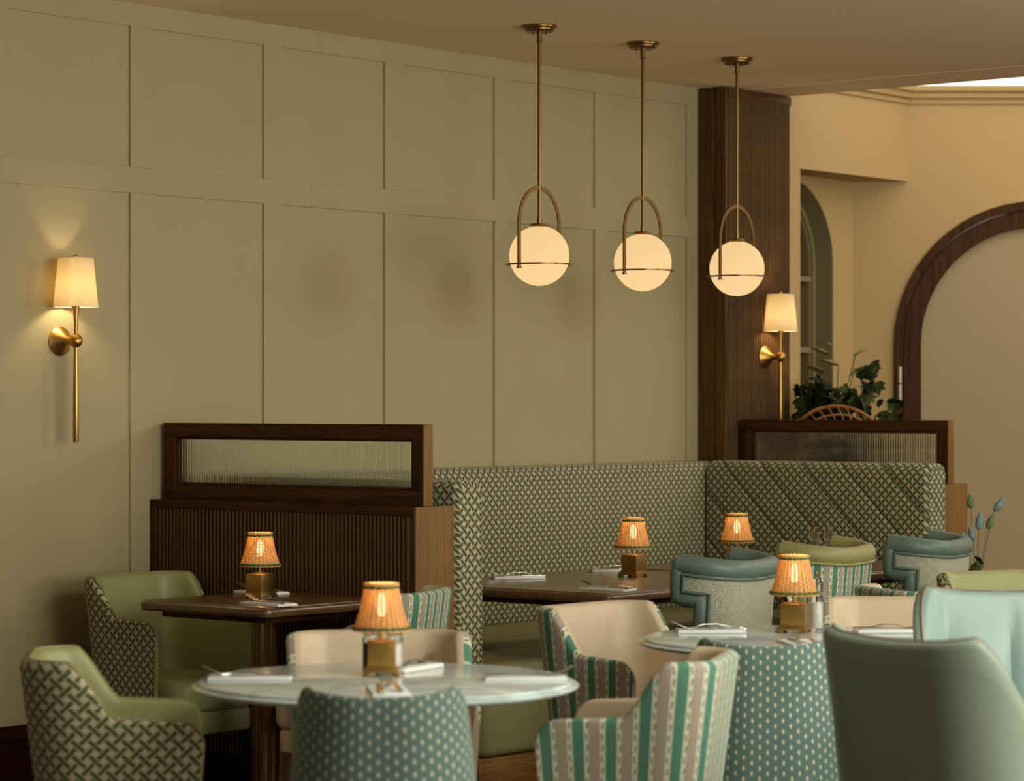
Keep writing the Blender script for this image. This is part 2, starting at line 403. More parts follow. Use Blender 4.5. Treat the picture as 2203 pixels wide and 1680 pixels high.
# reeded oak pillar
XP = -7.28
pil = struct('trim_2', MB().box((XW-.1, 10.47, 0), (XP-.006, YE, CEIL-.008), .002), M['oak'], smooth=0)
MB().box((XW, 10.462, 0), (XP-.055, 10.47, 1.98), .001).build('panel', M['oak'], pil)
MB().box((XW, 10.462, 1.984), (XP-.055, 10.47, CEIL-.008), .001).build('panel', M['oak'], pil)
MB().box((XP-.055, 10.455, 0), (XP, 10.47, CEIL-.008), .002).build('corner_bead', M['oak'], pil)
def reed_mesh(w, h, d, name, mat):
    b = MB(); sec = [(w*.5*cos(pi*k/5), d*sin(pi*k/5)) for k in range(6)]
    b.layers([[(x, -y, z) for x, y in sec[::-1]] for z in (0, h)]); return b.mesh(name, mat, 50)
rm = reed_mesh(.0160, CEIL-.05, .008, 'reed', M['oak'])
for k in range(25): link('reed', rm, pil, (XP-.006, 10.487+.0202*k, 0), pi/2)
MB().box((XP-.006, 10.475, CEIL-.05), (XP+.002, YE, CEIL-.008), .001).build('head_rail', M['oak_y'], pil)
# the bay beyond: bulkhead, niche, door wall
ZD = 13.97
def onD(xc, off=0): return room(xc, ZD+off)
YN0 = S*(.1048*13.2)+C*13.2; 
pj = onD(.1437*ZD); YN1 = pj[1]
wr = MB()
wr.box((XP-.30, YE, 2.517), (XP-.02, YN1+.15, 3.4)); wr.box((XP-.30, YE, 0), (XP-.02, YN0, 2.517))
struct('wall_right', wr, M['cream_wall'], smooth=0)
# niche back wall with its arched window (opening cut as a ring of quads)
XN = XP-.30-.42
q = onD((1833-1101)/6000*ZD); XN = q[0]
ZSP = 1.4+(870-560)/6000*13.6; 
yR = S*(.1202*13.9)+C*13.9 - .10; RW = .40; YC = yR-RW
def arch(yc, r, zs, z0, n=16): return [(yc-r, z0), (yc-r, zs)]+[(yc-r*cos(pi*k/n), zs+r*sin(pi*k/n)) for k in range(1, n)]+[(yc+r, zs), (yc+r, z0)]
def ring_plate(x, outer, inner, t, b=None):
    b = b or MB(); n = len(outer)
    b.grid([[(x, *p) for p in outer], [(x, *p) for p in inner], [(x-t, *p) for p in inner], [(x-t, *p) for p in outer], [(x, *p) for p in outer]]); return b
inn = arch(YC, RW, ZSP, .9); out = []
for (y, z) in inn:
    out.append((max(10.9, min(q[1]+.3, YC+(y-YC)*6)) if z < ZSP+.01 else max(10.9, min(q[1]+.3, YC+(y-YC)*6)), 3.2 if z > ZSP+.05 else z))
nb = ring_plate(XN, out, inn, .25); nb.box((XN-.25, 10.9, 0), (XN, q[1]+.3, .9))
nw = struct('wall_niche', nb, M['cream_wall'], smooth=0)
ring_plate(XN-.002, arch(YC, RW+.0005, ZSP, .9), arch(YC, RW-.004, ZSP, .9), .24).build('reveal_lining', M['grey_paint'], nw)
win = sroot('window_1')
ring_plate(XN-.10, arch(YC, RW+.005, ZSP, .9), arch(YC, RW-.06, ZSP, .9), .04).build('frame', M['grey_paint'], win)
ring_plate(XN-.085, arch(YC, RW-.035, ZSP, .9), arch(YC, RW-.05, ZSP, .9), .02).build('bead', M['grey_paint'], win)
pb = MB(); ar = arch(YC, RW-.03, ZSP, .9); pb.layers([[(x, *p) for p in ar] for x in (XN-.128, XN-.12)]); pb.build('pane', M['dim_glass'], win)
for py in (598, 752):
    zz = 1.4+(870-py)/6000*13.7; MB().box((XN-.118, YC-RW+.02, zz-.014), (XN-.095, YC+RW-.02, zz+.014), .003).build('glazing_bar', M['grey_paint'], win)
# door wall faces the camera square on
DW = sroot('wall_back'); DW.location = (*onD(2.629), 0); DW.rotation_euler = (0, 0, YAW)
RO, ZS = .715, 1.703
def archx(r, zs, z0, n=28): return [(-r, z0), (-r, zs)]+[(-r*cos(pi*k/n), zs+r*sin(pi*k/n)) for k in range(1, n)]+[(r, zs), (r, z0)]
def ring_x(outer, inner, y0, y1):
    b = MB(); b.grid([[(p[0], y, p[1]) for p in r] for r, y in ((outer, y0), (inner, y0), (inner, y1), (outer, y1), (outer, y0))]); return b
ii = archx(RO, ZS, 0); oo = [(max(-1.15, min(3.6, x*5)), 3.3 if z > ZS+.03 else z) for x, z in ii]
dwm = ring_x(oo, ii, 0, .25)
dwm.build('wall_face', M['cream_wall'], DW, smooth=0)
door = sroot('door_1'); door.parent = None; door.location = DW.location; door.rotation_euler = DW.rotation_euler
ring_x(archx(RO, ZS, 0), archx(RO-.042, ZS, 0), -.025, .12).build('door_frame', M['oak_d'], door)
ring_x(archx(RO-.047, ZS, .03), archx(RO-.133, ZS, .03), -.015, .04).build('door_stile', M['oak_d'], door)
pb = MB(); pb.layers([[(p[0], y, p[1]) for p in archx(RO-.125, ZS, .05)] for y in (.012, .022)]); pb.build('door_panel', M['panel'], door, smooth=0)
hz = 1.4+(870-862)/6000*ZD; hb = MB()
for k in (0, 1): hb.lathe([(.0001, 0), (.013, .002), (.013, .083), (.0001, .085)], 12, (-RO+.024, -.035, hz+.087*k))
hb.build('hinge', M['hinge'], door)
# cornice on both bay walls, and the luminous ceiling above
cp = [(0, 0), (-.012, 0), (-.012, .022), (-.03, .028), (-.034, .05), (-.05, .062), (-.05, .085), (0, .085)]
cm = MB(); cm.grid([[(x, p[0], 2.905+p[1]) for p in cp] for x in (-1.2, 3.6)]); 
t3 = struct('trim_3', cm, M['cream_wall'], smooth=30); t3.location = DW.location; t3.rotation_euler = DW.rotation_euler
cm = MB(); cm.grid([[(XP-.02-p[0], y, 2.905+p[1]) for p in cp] for y in (YE, YN1+.03)]); struct('trim_4', cm, M['cream_wall'], smooth=30)
sk = MB(); sk.box((XP-.1, YE+.02, 2.992), (2.5, 18, 3.03)); sky = sk.build('skylight', M['sky_panel'], None, smooth=0); sky['kind'] = 'structure'

# ---------------------------------------------------------------- booth dividers (cabinet, reeds, framed fluted glass)
def flute_pane(x0, x1, z0, z1, name, par, y):
    n = int((x1-x0)/.0125); b = MB(); top = []; seg = 6
    pts = []
    for k in range(n*seg+1):
        x = x0+(x1-x0)*k/(n*seg); u = (k % seg)/seg; pts.append((x, -.0028*sin(pi*u)))
    sec = [(x, y-.002+d) for x, d in pts]+[(x1, y+.003), (x0, y+.003)]
    b.layers([[(x, yy, z) for x, yy in sec] for z in (z0, z1)]); return b.build(name, M['flute'], par, 60)
def divider(label, Y0, x0, x1, zc, zt, front):
    t = thing('booth_divider', label, 'partition', (0, Y0, 0), 0, 'reeded oak booth dividers')
    cab = MB().box((x0, .010, .16), (x1, .20, zc), .002).build('cabinet', M['oak'], t)
    MB().box((x1-.003, .004, 0), (x1+.006, .20, zc+.001), .0015).build('end_panel', M['oak_lit'], t)
    MB().box((x0, .0, 0), (x1-.003, .20, .16), .002).build('plinth', M['mahogany'], t)
    MB().box((x0, -.002, zc-.028), (x1-.003, .02, zc), .002).build('top_rail', M['oak_h'], t)
    MB().box((x0, -.002, .16), (x0+.03, .02, zc-.028), .002).build('edge_stile', M['oak_d'], t)
    if front:
        r = reed_mesh(.0150, zc-.028-.165, .0085, 'reed', M['oak'])
        n = int((x1-x0-.05)/.0187)
        for k in range(n): link('reed', r, cab, (x0+.042+.0187*k, .011, .163), 0)
    fy0, fy1, fw = .055, .105, .048
    fx0, fx1 = x0+.01, x1-.008
    MB().box((fx0, fy0, zt-fw), (fx1, fy1, zt), .002).build('frame_rail', M['oak_h'], t)
    MB().box((fx0, fy0, zc+.001), (fx1, fy1, zc+.052), .002).build('frame_rail', M['oak_h'], t)
    MB().box((fx0, fy0+.001, zc+.052), (fx0+.056, fy1-.001, zt-fw), .002).build('frame_stile', M['oak_d'], t)
    MB().box((fx1-.052, fy0+.001, zc+.052), (fx1, fy1-.001, zt-fw), .002).build('frame_stile', M['oak_d'], t)
    e = MB().box((fx1-.001, fy0+.001, zc+.002), (fx1+.003, fy1-.001, zt-.001), .001); e.build('frame_end', M['oak_lit'], t)  # thin end face in the lighter oak, its lit tone painted in
    bd = MB(); i = .011; fr = kids(t)
    a0, a1, b0, b1 = fx0+.056, fx1-.052, zc+.052, zt-fw
    for lo, hi in (((a0, fy0+.012, b0), (a1, fy1-.012, b0+i)), ((a0, fy0+.012, b1-i), (a1, fy1-.012, b1)), ((a0, fy0+.012, b0+i), (a0+i, fy1-.012, b1-i)), ((a1-i, fy0+.012, b0+i), (a1, fy1-.012, b1-i))): bd.box(lo, hi, .0015)
    bead = bd.build('glazing_bead', M['oak_d'], t)
    flute_pane(a0+i*.5, a1-i*.5, b0+i*.5, b1-i*.5, 'fluted_pane', t, (fy0+fy1)/2)
    return t
divider('low reeded oak divider with fluted glass against the sage panelled wall', 7.028, XW+.003, -6.163, 1.055, 1.332, True)
divider('fluted glass topped oak divider running from the reeded pillar', 10.485, XP+.012, -6.165, 1.055, 1.332, False)

# ---------------------------------------------------------------- banquette (U of backs and seats)
bq = thing('banquette', 'U-shaped lattice fabric banquette with olive leather seats inside the booth', 'banquette', (0, 0, 0))
def back_pad(axis, a, b, front, rear, zt, mat, r=.045):
    # padded upright running along `axis` from a to b, its section rounded at the top
    b_ = MB(); t = abs(rear-front); sg = 1 if rear > front else -1; sec = [(0, .45)]
    for k in range(9): sec.append((r*(1-cos(pi/2*k/8)), zt-r*(1-sin(pi/2*k/8))))
    for k in range(9): sec.append((t-r*.8*(1-sin(pi/2*k/8)), zt-r*.8*(1-cos(pi/2*k/8))))
    sec.append((t, .45)); L = [0]
    for i in range(1, len(sec)): L.append(L[-1]+math.hypot(sec[i][0]-sec[i-1][0], sec[i][1]-sec[i-1][1]))
    ends = [(a+r*(1-cos(pi/2*k/5)), r*(1-sin(pi/2*k/5))*.8) for k in range(6)]
    st = [(a+(1-sin(pi/2*k/5))*0+r*.5*(1-cos(pi/2*k/5)), r*.5*(1-sin(pi/2*k/5))) for k in range(6)]
    st += [(b-(x-a), d) for x, d in st[::-1]]
    rows, uv = [], []
    for x, d in st:
        row = []; u_ = []
        for (o, z), l in zip(sec, L):
            o2 = d+(o/t)*(t-2*d); z2 = z-d if z > .5 else z
            p = front+sg*o2
            row.append((x, p, z2) if axis == 'x' else (p, x, z2)); u_.append((x, l))
        rows.append(row); uv.append(u_)
    n = len(sec)
    def cap(i, e):
        r0 = rows[i]; o = len(b_.v); b_.add(r0, [tuple(range(n))], [((p[1] if axis == 'x' else p[0]), p[2]) for p in r0])
    b_.grid(rows, uv); cap(0, 0); cap(-1, 0)
    return b_
ZB = 1.142
back_pad('x', -7.29, -6.150, 7.385, 7.232, ZB-.004, M['lat']).build('backrest', M['latb'], bq, 50)
back_pad('y', 7.27, 7.62, -7.295, XW+.002, ZB, M['lat']).build('backrest', M['latb'], bq, 50)
back_pad('y', 7.622, 10.42, -7.295, XW+.002, ZB, M['lat']).build('backrest', M['latb'], bq, 50)
back_pad('x', -7.292, -6.135, 10.30, 10.477, ZB+.006, M['latq'], .055).build('backrest', M['latq'], bq, 50)
ZT = .50
for o in (rrect(-7.28, 7.39, -6.16, 7.86, .05), rrect(-7.28, 7.862, -6.83, 9.84, .04), rrect(-7.28, 9.842, -6.15, 10.295, .05)):
    b = MB(); b.layers(pillow(o, .175, ZT, .03)); b.build('seat', M['olive_d'], bq, 50)
for a, b in (((-7.27, 7.40, 0), (-6.19, 7.82, .174)), ((-7.27, 7.83, 0), (-6.87, 9.87, .174)), ((-7.27, 9.88, 0), (-6.18, 10.28, .174))):
    MB().box(a, b, .003).build('plinth', M['plinth'], bq)

# ---------------------------------------------------------------- tables
def square_table(name, label, x0, y0, x1, y1, ztop, r=.035):
    cx, cy = (x0+x1)/2, (y0+y1)/2
    t = thing(name, label, 'table', (cx, cy, 0), 0, 'walnut tables')
    hx, hy = (x1-x0)/2, (y1-y0)/2
    def slab(d, z0, z1, e): return pillow(inset(rrect(-hx, -hy, hx, hy, r, 6), d), z0, z1, e, 3)
    b = MB(); b.layers(slab(0, ztop-.034, ztop-.004, .010)); b.build('tabletop', M['table_wood'], t, 50)
    b = MB(); b.layers(slab(.014, ztop-.008, ztop, .004)); b.build('top_inlay', M['table_wood'], kids(t)[0], 50)
    MB().box((-hx+.06, -hy+.06, ztop-.056), (hx-.06, hy-.06, ztop-.035), .004).build('apron', M['oak_h'], t)
    b = MB(); sec = []
    for k in range(48): a = 2*pi*k/48; rr = .044*(1-.05*(k % 2)); sec.append((rr*cos(a), rr*sin(a)))
    b.layers([[(x, y, z) for x, y in sec] for z in (.03, ztop-.056)]); b.build('column', M['bronze'], t, 20)
    b = MB(); b.lathe([(.26, 0), (.26, .01), (.22, .02), (.06, .035), (.045, .06)], 40); b.build('base_plate', M['bronze'], t, 40)
    return t
square_table('wooden_table', 'small walnut table set for two beside the left-hand oak divider', -6.835, 6.395, -6.235, 7.0, .75)
square_table('wooden_table', 'long walnut table inside the booth, nearer to the low divider', -6.72, 7.615, -5.79, 8.80, .75)
square_table('wooden_table', 'walnut table in the far corner of the booth under the pillar', -6.70, 8.86, -5.76, 10.0, .75)
def round_table(label, x, y):
    t = thing('round_table', label, 'table', (x, y, 0), 0, 'round marble tables')
    b = MB(); b.lathe([(.40, .7255), (.432, .7265), (.446, .729), (.455, .7335), (.457, .738), (.452, .7418), (.44, .7435), (.435, .7435)], 72); b.build('marble_lip', M['marble'], t, 40)
    b = MB(); b.lathe([(.43, .7435), (.441, .7437), (.4425, .746), (.440, .749), (.436, .7500), (.001, .7500)], 72); b.build('marble_top', M['marble'], t, 40)
    b = MB(); b.lathe([(.25, .70), (.25, .7254)], 36); b.build('support_plate', M['dark'], t)
    b = MB(); b.lathe([(.032, .03), (.032, .70)], 24); b.build('pedestal', M['bronze'], t)
    b = MB(); b.lathe([(.24, 0), (.24, .01), (.20, .018), (.05, .03), (.036, .06)], 40); b.build('base_plate', M['bronze'], t)
    return t
R1 = room(-.298, 6.59); R2 = room(.809, 7.78)
round_table('round white marble table at the front, between the lattice and spotted chairs', *R1)
round_table('round white marble table beside the striped chairs, partly behind a teal lounge chair', *R2)

# ---------------------------------------------------------------- chairs
def plan(s, w, r, b):
    sg = 1 if s >= 0 else -1; a = abs(s); h = w-r
    if a <= h: return (s, -b, 0, -1)
    a -= h
    if a <= pi/2*r:
        q = a/r; return (sg*(h+r*sin(q)), -b+r-r*cos(q), sg*sin(q), -cos(q))
    return (sg*w, -b+r+(a-pi/2*r), sg, 0)
def srange(lo, hi, n): return [lo+(hi-lo)*k/n for k in range(n+1)]
def tub(name, label, cat, fabric, lining, piping, legm, w=.228, r=.115, b=.235, yf=.145, hb=.789, ha=.662, s1=None, s2=None, rf=.06, z0=.30,
        th=.042, kx=.22, ky=.55, zs=.47, seat_y=.235, roll=.8, puff=0, chan=.2, seatm=None, group=None, dip=0, over=None):
    t = thing(name, label, cat, group=group)
    smax = (w-r)+pi/2*r+(yf+b-r)
    s1 = (w-r)+pi/2*r-.015 if s1 is None else s1; s2 = s1+.09 if s2 is None else s2
    def H(s):
        a = abs(s); t_ = max(0, min(1, (a-s1)/(s2-s1))); h = hb+(ha-hb)*(.6*sm(t_)+.4*t_)
        if dip: h -= dip*(1-min(1, a/s1)**2)
        e = (smax-a)/rf
        if e < 1: h -= rf*(1-sqrt(max(0, 1-(1-e)**2)))
        return h
    def P(s, off, z):
        x, y, nx, ny = plan(s, w, r, b); x -= nx*off; y -= ny*off
        return (x*(1+kx*(z-.5)), y*(1+ky*(z-.5)), z)
    def T(s): return th*(1-.62*sm((abs(s)-s1)/(smax-s1)))
    half = srange(0, smax-rf, 44)+[smax-rf*(1-sin(pi/2*k/8)) for k in range(1, 9)]
    ss = [-x for x in half[:0:-1]]+half
    nv = 12
    rows = [[P(s, 0, z0+(H(s)-z0)*v/nv) for s in ss] for v in range(nv+1)]
    uv = [[(s, z0+(H(s)-z0)*v/nv) for s in ss] for v in range(nv+1)]
    for k in (1, 2, 3):                     # the cover wraps over the outer half of the edge
        a = pi*k/6; o = .5-.5*cos(a); rows.append([P(s, o*T(s), H(s)+T(s)/2*sin(a)*roll) for s in ss]); uv.append([(s, H(s)+o*th*1.4) for s in ss])
    bm = MB().grid(rows, uv); shell = bm.build('outer_shell', fabric, t, 60)
    cross = []
    for k in range(3, 7): a = pi*k/6; cross.append((.5-.5*cos(a), None, .5*sin(a)*roll))
    for k in range(1, 9): cross.append((1, k/8, 0))
    def off(o, s, v):
        if puff and v is not None:
            a = abs(s)/chan; o += puff*(abs(sin(pi*a))**.5)*sin(pi*min(1, v*1.0+.08))
        return o
    rows = []
    for o, v, dz in cross:
        rows.append([P(s, off(o*T(s), s, v), (H(s)+dz*T(s)) if v is None else H(s)+(z0-H(s))*v) for s in ss])
    lb = MB().grid(rows)
    for i in (0, -1):
        s = ss[i]; col = [P(s, 0, z0+(H(s)-z0)*v/nv) for v in range(nv+1)]+[P(s, T(s)*(.5-.5*cos(pi*k/6)), H(s)+T(s)/2*sin(pi*k/6)*roll) for k in (1, 2)]+[rw[i] for rw in rows]
        lb.add(col, [tuple(range(len(col)))])
    lb.build('lining', lining, t, 55)
    if piping:
        path = [P(s, T(s)/2, H(s)+T(s)/2*roll) for s in ss]
        path = [P(ss[0], .002, z0+(H(ss[0])-z0)*v/6) for v in range(6)]+path+[P(ss[-1], .002, z0+(H(ss[-1])-z0)*v/6) for v in range(5, -1, -1)]
        MB().tube(path, .0036, 6).build('piping', piping, shell, 60)
    # seat: follows the inside of the shell, rounded front
    def outline(d, yfr, rad=.06):
        pts = [P(s, th+d, .47)[:2] for s in srange(-(w-r+pi/2*r+.0), (w-r+pi/2*r+.0), 24)]
        xe = abs(pts[0][0]); fr = []
        for k in range(7): a = pi/2*k/6; fr.append((xe-rad+rad*cos(a), yfr-rad+rad*sin(a)))
        for k in range(7): a = pi/2+pi/2*k/6; fr.append((-xe+rad+rad*cos(a), yfr-rad+rad*sin(a)))
        return pts+fr
    sb = MB().layers(pillow(outline(.003, seat_y), zs-.115, zs, .035)); sb.build('seat_cushion', seatm or lining, t, 60)
    sb = MB().layers(pillow(outline(.004, seat_y-.012), z0-.02, zs-.112, .012)); sb.build('seat_base', seatm or lining, t, 60)
    lx, ly0, ly1 = w*.78, -b*.72, seat_y-.06
    for x in (-lx, lx):
        for y in (ly0, ly1):
            sx = .012 if x > 0 else -.012; sy = .03 if y > 0 else -.04
            lg = MB(); rings = []
            for z, hw in ((0, .013), (z0-.01, .021)):
                f = 1-z/z0; rings.append([(x+sx*f+a*hw, y+sy*f+c*hw, z) for a, c in ((-1, -1), (1, -1), (1, 1), (-1, 1))])
            lg.layers(rings); lg.build('leg', legm, t, 0)
    return t
def place(o, pos, f, label=None):
    # f = facing as (right, ahead) in the camera's plan; turned into the room
    fx, fy = C*f[0]-S*f[1], S*f[0]+C*f[1]
    o.location = (*room(*pos), 0); o.rotation_euler = (0, 0, math.atan2(-fx, fy))
G1 = 'tub dining chairs'
a = tub('tub_chair', 'green leather tub chair in lattice fabric at the left of the front marble table', 'chair', M['lat'], M['olive_l'], M['olive_d'], M['dark'], group=G1)
place(a, (-.893, 6.66), (.99, .115))
c = dup(a, 'olive tub chair with lattice sides tucked under the small walnut table by the sage wall', (0, 0, 0), 0); place(c, (-1.165, 9.63), (.77, -.64))
c = dup(a, 'olive green leather chair back showing behind the seafoam lounge chair, before the tweed wing chair', (0, 0, 0), 0); place(c, (1.78, 9.70), (.38, -.92))
st = tub('tub_chair', 'beige leather tub chair in green striped velvet at the right of the front marble table', 'chair', M['stripe'], M['beige_l'], None, M['leg_wood'], group=G1)
place(st, (.255, 6.68), (-.97, .22))
for lab, pos, f in (
    ('beige and striped velvet tub chair facing the second marble table from its left side', (.385, 8.19), (.74, -.67)),
    ('beige tub chair directly behind the lamp on the front marble table', (-.33, 7.13), (.12, -1)),
    ('striped chair back at the right side of the small walnut table, before the divider end', (-.495, 9.02), (-.96, .28)),
    ('beige leather chair back behind the second marble table, left of the seafoam lounge chair', (1.175, 8.40), (-.12, -1)),
    ('striped velvet chair with beige rim just behind the plain beige chair back', (1.43, 9.12), (.95, .31))):
    c = dup(st, lab, (0, 0, 0), 0); place(c, pos, f)
dt = tub('barrel_chair', 'teal spotted barrel chair with its back to the camera at the front marble table', 'chair', M['dots'], M['beige_l'], None, M['leg_wood'],
         w=.205, r=.17, b=.20, yf=.13, hb=.802, ha=.56, s1=.225, s2=.45, th=.026, dip=.016, kx=-.42, ky=.1, seat_y=.22, roll=.7, z0=.22, group='spotted barrel chairs')
place(dt, (-.275, 5.95), (-.0, 1))
c = dup(dt, 'teal spotted barrel chair between the striped chair and the teal lounge chair', (0, 0, 0), 0); place(c, (.645, 7.17), (.03, 1))
lo = tub('lounge_chair', 'dark teal leather lounge chair with brown piping turned away from the camera', 'chair', M['deep_l'], M['sea_l'], M['pipe_b'], M['dark'],
         w=.265, r=.13, b=.26, yf=.26, hb=.905, ha=.64, s1=.235, s2=.42, dip=.018, rf=.05, th=.045, kx=.18, ky=.5, zs=.62, seat_y=.28, roll=.8, puff=.028, chan=.19, group='teal lounge chairs')
place(lo, (1.035, 6.02), (.835, .55))
c = dup(lo, 'pale seafoam leather lounge chair with open seat facing the camera', (0, 0, 0), 0); place(c, (1.335, 7.09), (.10, -1))

def wing(label, fabric, trim):
    t = thing('wing_chair', label, 'chair', group='wing back chairs along the booth')
    w, r, b, th = .25, .13, .26, .05
    SL = (w-r)+pi/2*r*.84; SU = (w-r)+pi/2*r+.05; DIP = .028; z0, zn, zt = .30, .765, .872
    kx, ky = .10, .30
    def P(s, off, z):
        x, y, nx, ny = plan(s, w, r, b); x -= nx*off; y -= ny*off
        zz = z-DIP*(1-min(1, abs(s)/SU)**2)*max(0, (z-.5)/.37)
        return (x*(1+kx*(z-.5)), y*(1+ky*(z-.5)), zz)
    for off, nm, mt in ((.006, 'outer_shell', fabric), (th-.006, 'lining', trim)):
        m = MB(); sl = srange(-SL, SL, 40); su = srange(-SU, -SL, 4)+sl[1:-1]+srange(SL, SU, 4)
        m.grid([[P(s, off, z) for s in sl] for z in srange(z0, zn, 8)], [[(s, z) for s in sl] for z in srange(z0, zn, 8)])
        m.grid([[P(s, off, z) for s in su] for z in srange(zn, zt, 4)], [[(s, z) for s in su] for z in srange(zn, zt, 4)])
        m.build(nm, mt, t, 60)
    def loop(off, e):
        a = [( SL-e, z) for z in srange(z0, zn-e, 7)]+[(s, zn-e if e == 0 else zn+e) for s in srange(SL-e, SU-e, 4)][1:] if e == 0 else [(SL-e, z) for z in srange(z0, zn+e, 7)]+[(s, zn+e) for s in srange(SL-e, SU-e, 4)][1:]
        a += [(SU-e, z) for z in srange(zn+e, zt-e, 4)][1:]
        top = [(s, zt-e) for s in srange(SU-e, -(SU-e), 48)][1:]
        full = a+top+[(-s, z) for s, z in a[::-1]][1:]
        return [P(s, off, z) for s, z in full], full
    pth, full = loop(th/2, 0)
    rad = [.036 if z > zt-.001 and abs(s) < SU-.001 else .029 for s, z in full]
    MB().tube(pth, .029, 10).build('leather_border', trim, t, 60)
    top = [P(s, th/2, zt+.006) for s in srange(-SU, SU, 48)]
    MB().tube(top, .034, 12).build('top_roll', trim, t, 60)
    pth, _ = loop(-.001, .025)
    MB().tube(pth, .0055, 6).build('piping', trim, kids(t)[0], 60)
    def outline(d, yfr, rad=.06):
        pts = [P(s, th+d, .47)[:2] for s in srange(-SL+.03, SL-.03, 24)]; xe = abs(pts[0][0])
        fr = [(xe-rad+rad*cos(pi/2*k/6), yfr-rad+rad*sin(pi/2*k/6)) for k in range(7)]+[(-xe+rad+rad*cos(pi/2+pi/2*k/6), yfr-rad+rad*sin(pi/2+pi/2*k/6)) for k in range(7)]
        return pts+fr
    MB().layers(pillow(outline(.004, .24), .36, .47, .03)).build('seat_cushion', trim, t, 60)
    MB().layers(pillow(outline(.004, .23), .28, .359, .01)).build('seat_base', fabric, t, 60)
    for x in (-.2, .2):
        for y in (-.18, .18):
            MB().layers([[(x+a*hw, y+c*hw, z) for a, c in ((-1, -1), (1, -1), (1, 1), (-1, 1))] for z, hw in ((0, .013), (.29, .02))]).build('leg', M['dark'], t, 0)
    return t
w1 = wing('tweed wing chair with teal leather roll nearest the corner of the long walnut table', M['tweed'], M['teal_l'])
place(w1, (.575, 9.42), (-.89, .45))
w2 = wing('green striped wing chair with olive leather roll between the two tweed wing chairs', M['stripe'], M['olive_d'])
place(w2, (1.01, 10.28), (-.87, .49))
w3 = dup(w1, 'tweed wing chair with teal leather roll farthest along the booth, by the seed heads', (0, 0, 0), 0); place(w3, (1.455, 10.78), (-.89, .45))

# ---------------------------------------------------------------- place settings
def setting(where, x, y, z, rz, k=0, s=1):
    n = MB(); n.box((-.098, -.043, 0), (.098, .043, .004), .0015); n.box((-.096, -.042, .004), (.095, .041, .0085), .0015)
    o = n.build('napkin', M['napkin'], None); o.location = (x, y, z); o.rotation_euler = (0, 0, rz); o['label'] = 'white folded napkin '+where; o['category'] = 'napkin'; o['group'] = 'folded napkins'
    ca, sa = cos(rz), sin(rz)
    def at(lx, ly): return (x+lx*ca-ly*sa, y+lx*sa+ly*ca, z+.0086)
    f = fork.copy() if fork.users_collection else fork
    for src, ly, dz, nm, an in ((forkm, .012, 0, 'fork', .10), (knifem, -.016, 0, 'knife', -.06)):
        q = bpy.data.objects.new(nm, src); COL.objects.link(q); q.location = at(0, ly); q.rotation_euler = (0, 0, rz+an)
        q['label'] = ('steel fork on the napkin ' if nm == 'fork' else 'steel table knife on the napkin ')+where; q['category'] = 'cutlery'; q['group'] = nm+'s on the napkins'
def fork_mesh():
    b = MB()
    # along -x is the tines end; side profile arches over the napkin
    xs = [.095, .06, .02, -.02, -.045, -.06, -.072]; zs = [.002, .005, .013, .012, .004, .002, .004]; ws = [.0055, .0065, .0045, .003, .004, .010, .0125]
    rows = [[(x, -w_, z), (x, w_, z), (x, w_, z+.002), (x, -w_, z+.002)] for x, z, w_ in zip(xs, zs, ws)]
    b.layers(rows)
    for k in range(4):
        y = -.0105+.007*k
        b.layers([[(x, y-w_, z), (x, y+w_, z), (x, y+w_, z+.0016), (x, y-w_, z+.0016)] for x, z, w_ in ((-.0715, .004, .0018), (-.092, .012, .0015), (-.112, .022, .0007))])
    return b.mesh('fork', M['steel'], 60)
def knife_mesh():
    b = MB()
    b.layers([[(x, -w_, z), (x, w_, z), (x, w_, z+t), (x, -w_, z+t)] for x, w_, z, t in ((.10, .005, 0, .004), (.092, .0068, 0, .005), (.02, .005, .0, .0045), (.012, .006, 0, .003))])
    b.layers([[(x, -w_, .0005), (x, w2, .0005), (x, w2, .002), (x, -w_, .002)] for x, w_, w2 in ((.012, .006, .006), (-.05, .0075, .0065), (-.085, .006, .006), (-.102, .001, .006))])
    return b.mesh('knife', M['steel'], 60)
forkm, knifem = fork_mesh(), knife_mesh(); fork = bpy.data.objects.new('x', None)
Z7 = .7502
def cr(a): return YAW+radians(a)       # turn measured from the camera's right
setting('at the near edge of the small walnut table', -6.33, 6.505, Z7, radians(-6), 0)
setting('behind the lamp on the small walnut table', -6.735, 6.885, Z7, radians(-3), 0)
setting('on the wall side of the long walnut table', -6.57, 8.08, Z7, radians(52))
setting('at the near corner of the long walnut table', -5.915, 7.775, Z7, radians(2))
setting('behind the lamp on the long walnut table', -6.555, 8.66, Z7, radians(50))
setting('on the left of the front marble table', -4.66, 4.725, Z7, cr(2))
setting('on the right of the front marble table', -4.145, 5.125, Z7, cr(4)+pi)
setting('before the lamp on the front marble table', -4.20, 4.70, Z7, cr(-82))
setting('behind the lamp on the front marble table', -4.53, 5.15, Z7, cr(62)+pi)
setting('on the left of the second marble table', -4.60, 6.53, Z7, cr(3))
setting('before the lamp on the second marble table', -4.16, 6.33, Z7, cr(-80))
setting('on the right of the second marble table', -4.21, 6.86, Z7, cr(5)+pi)

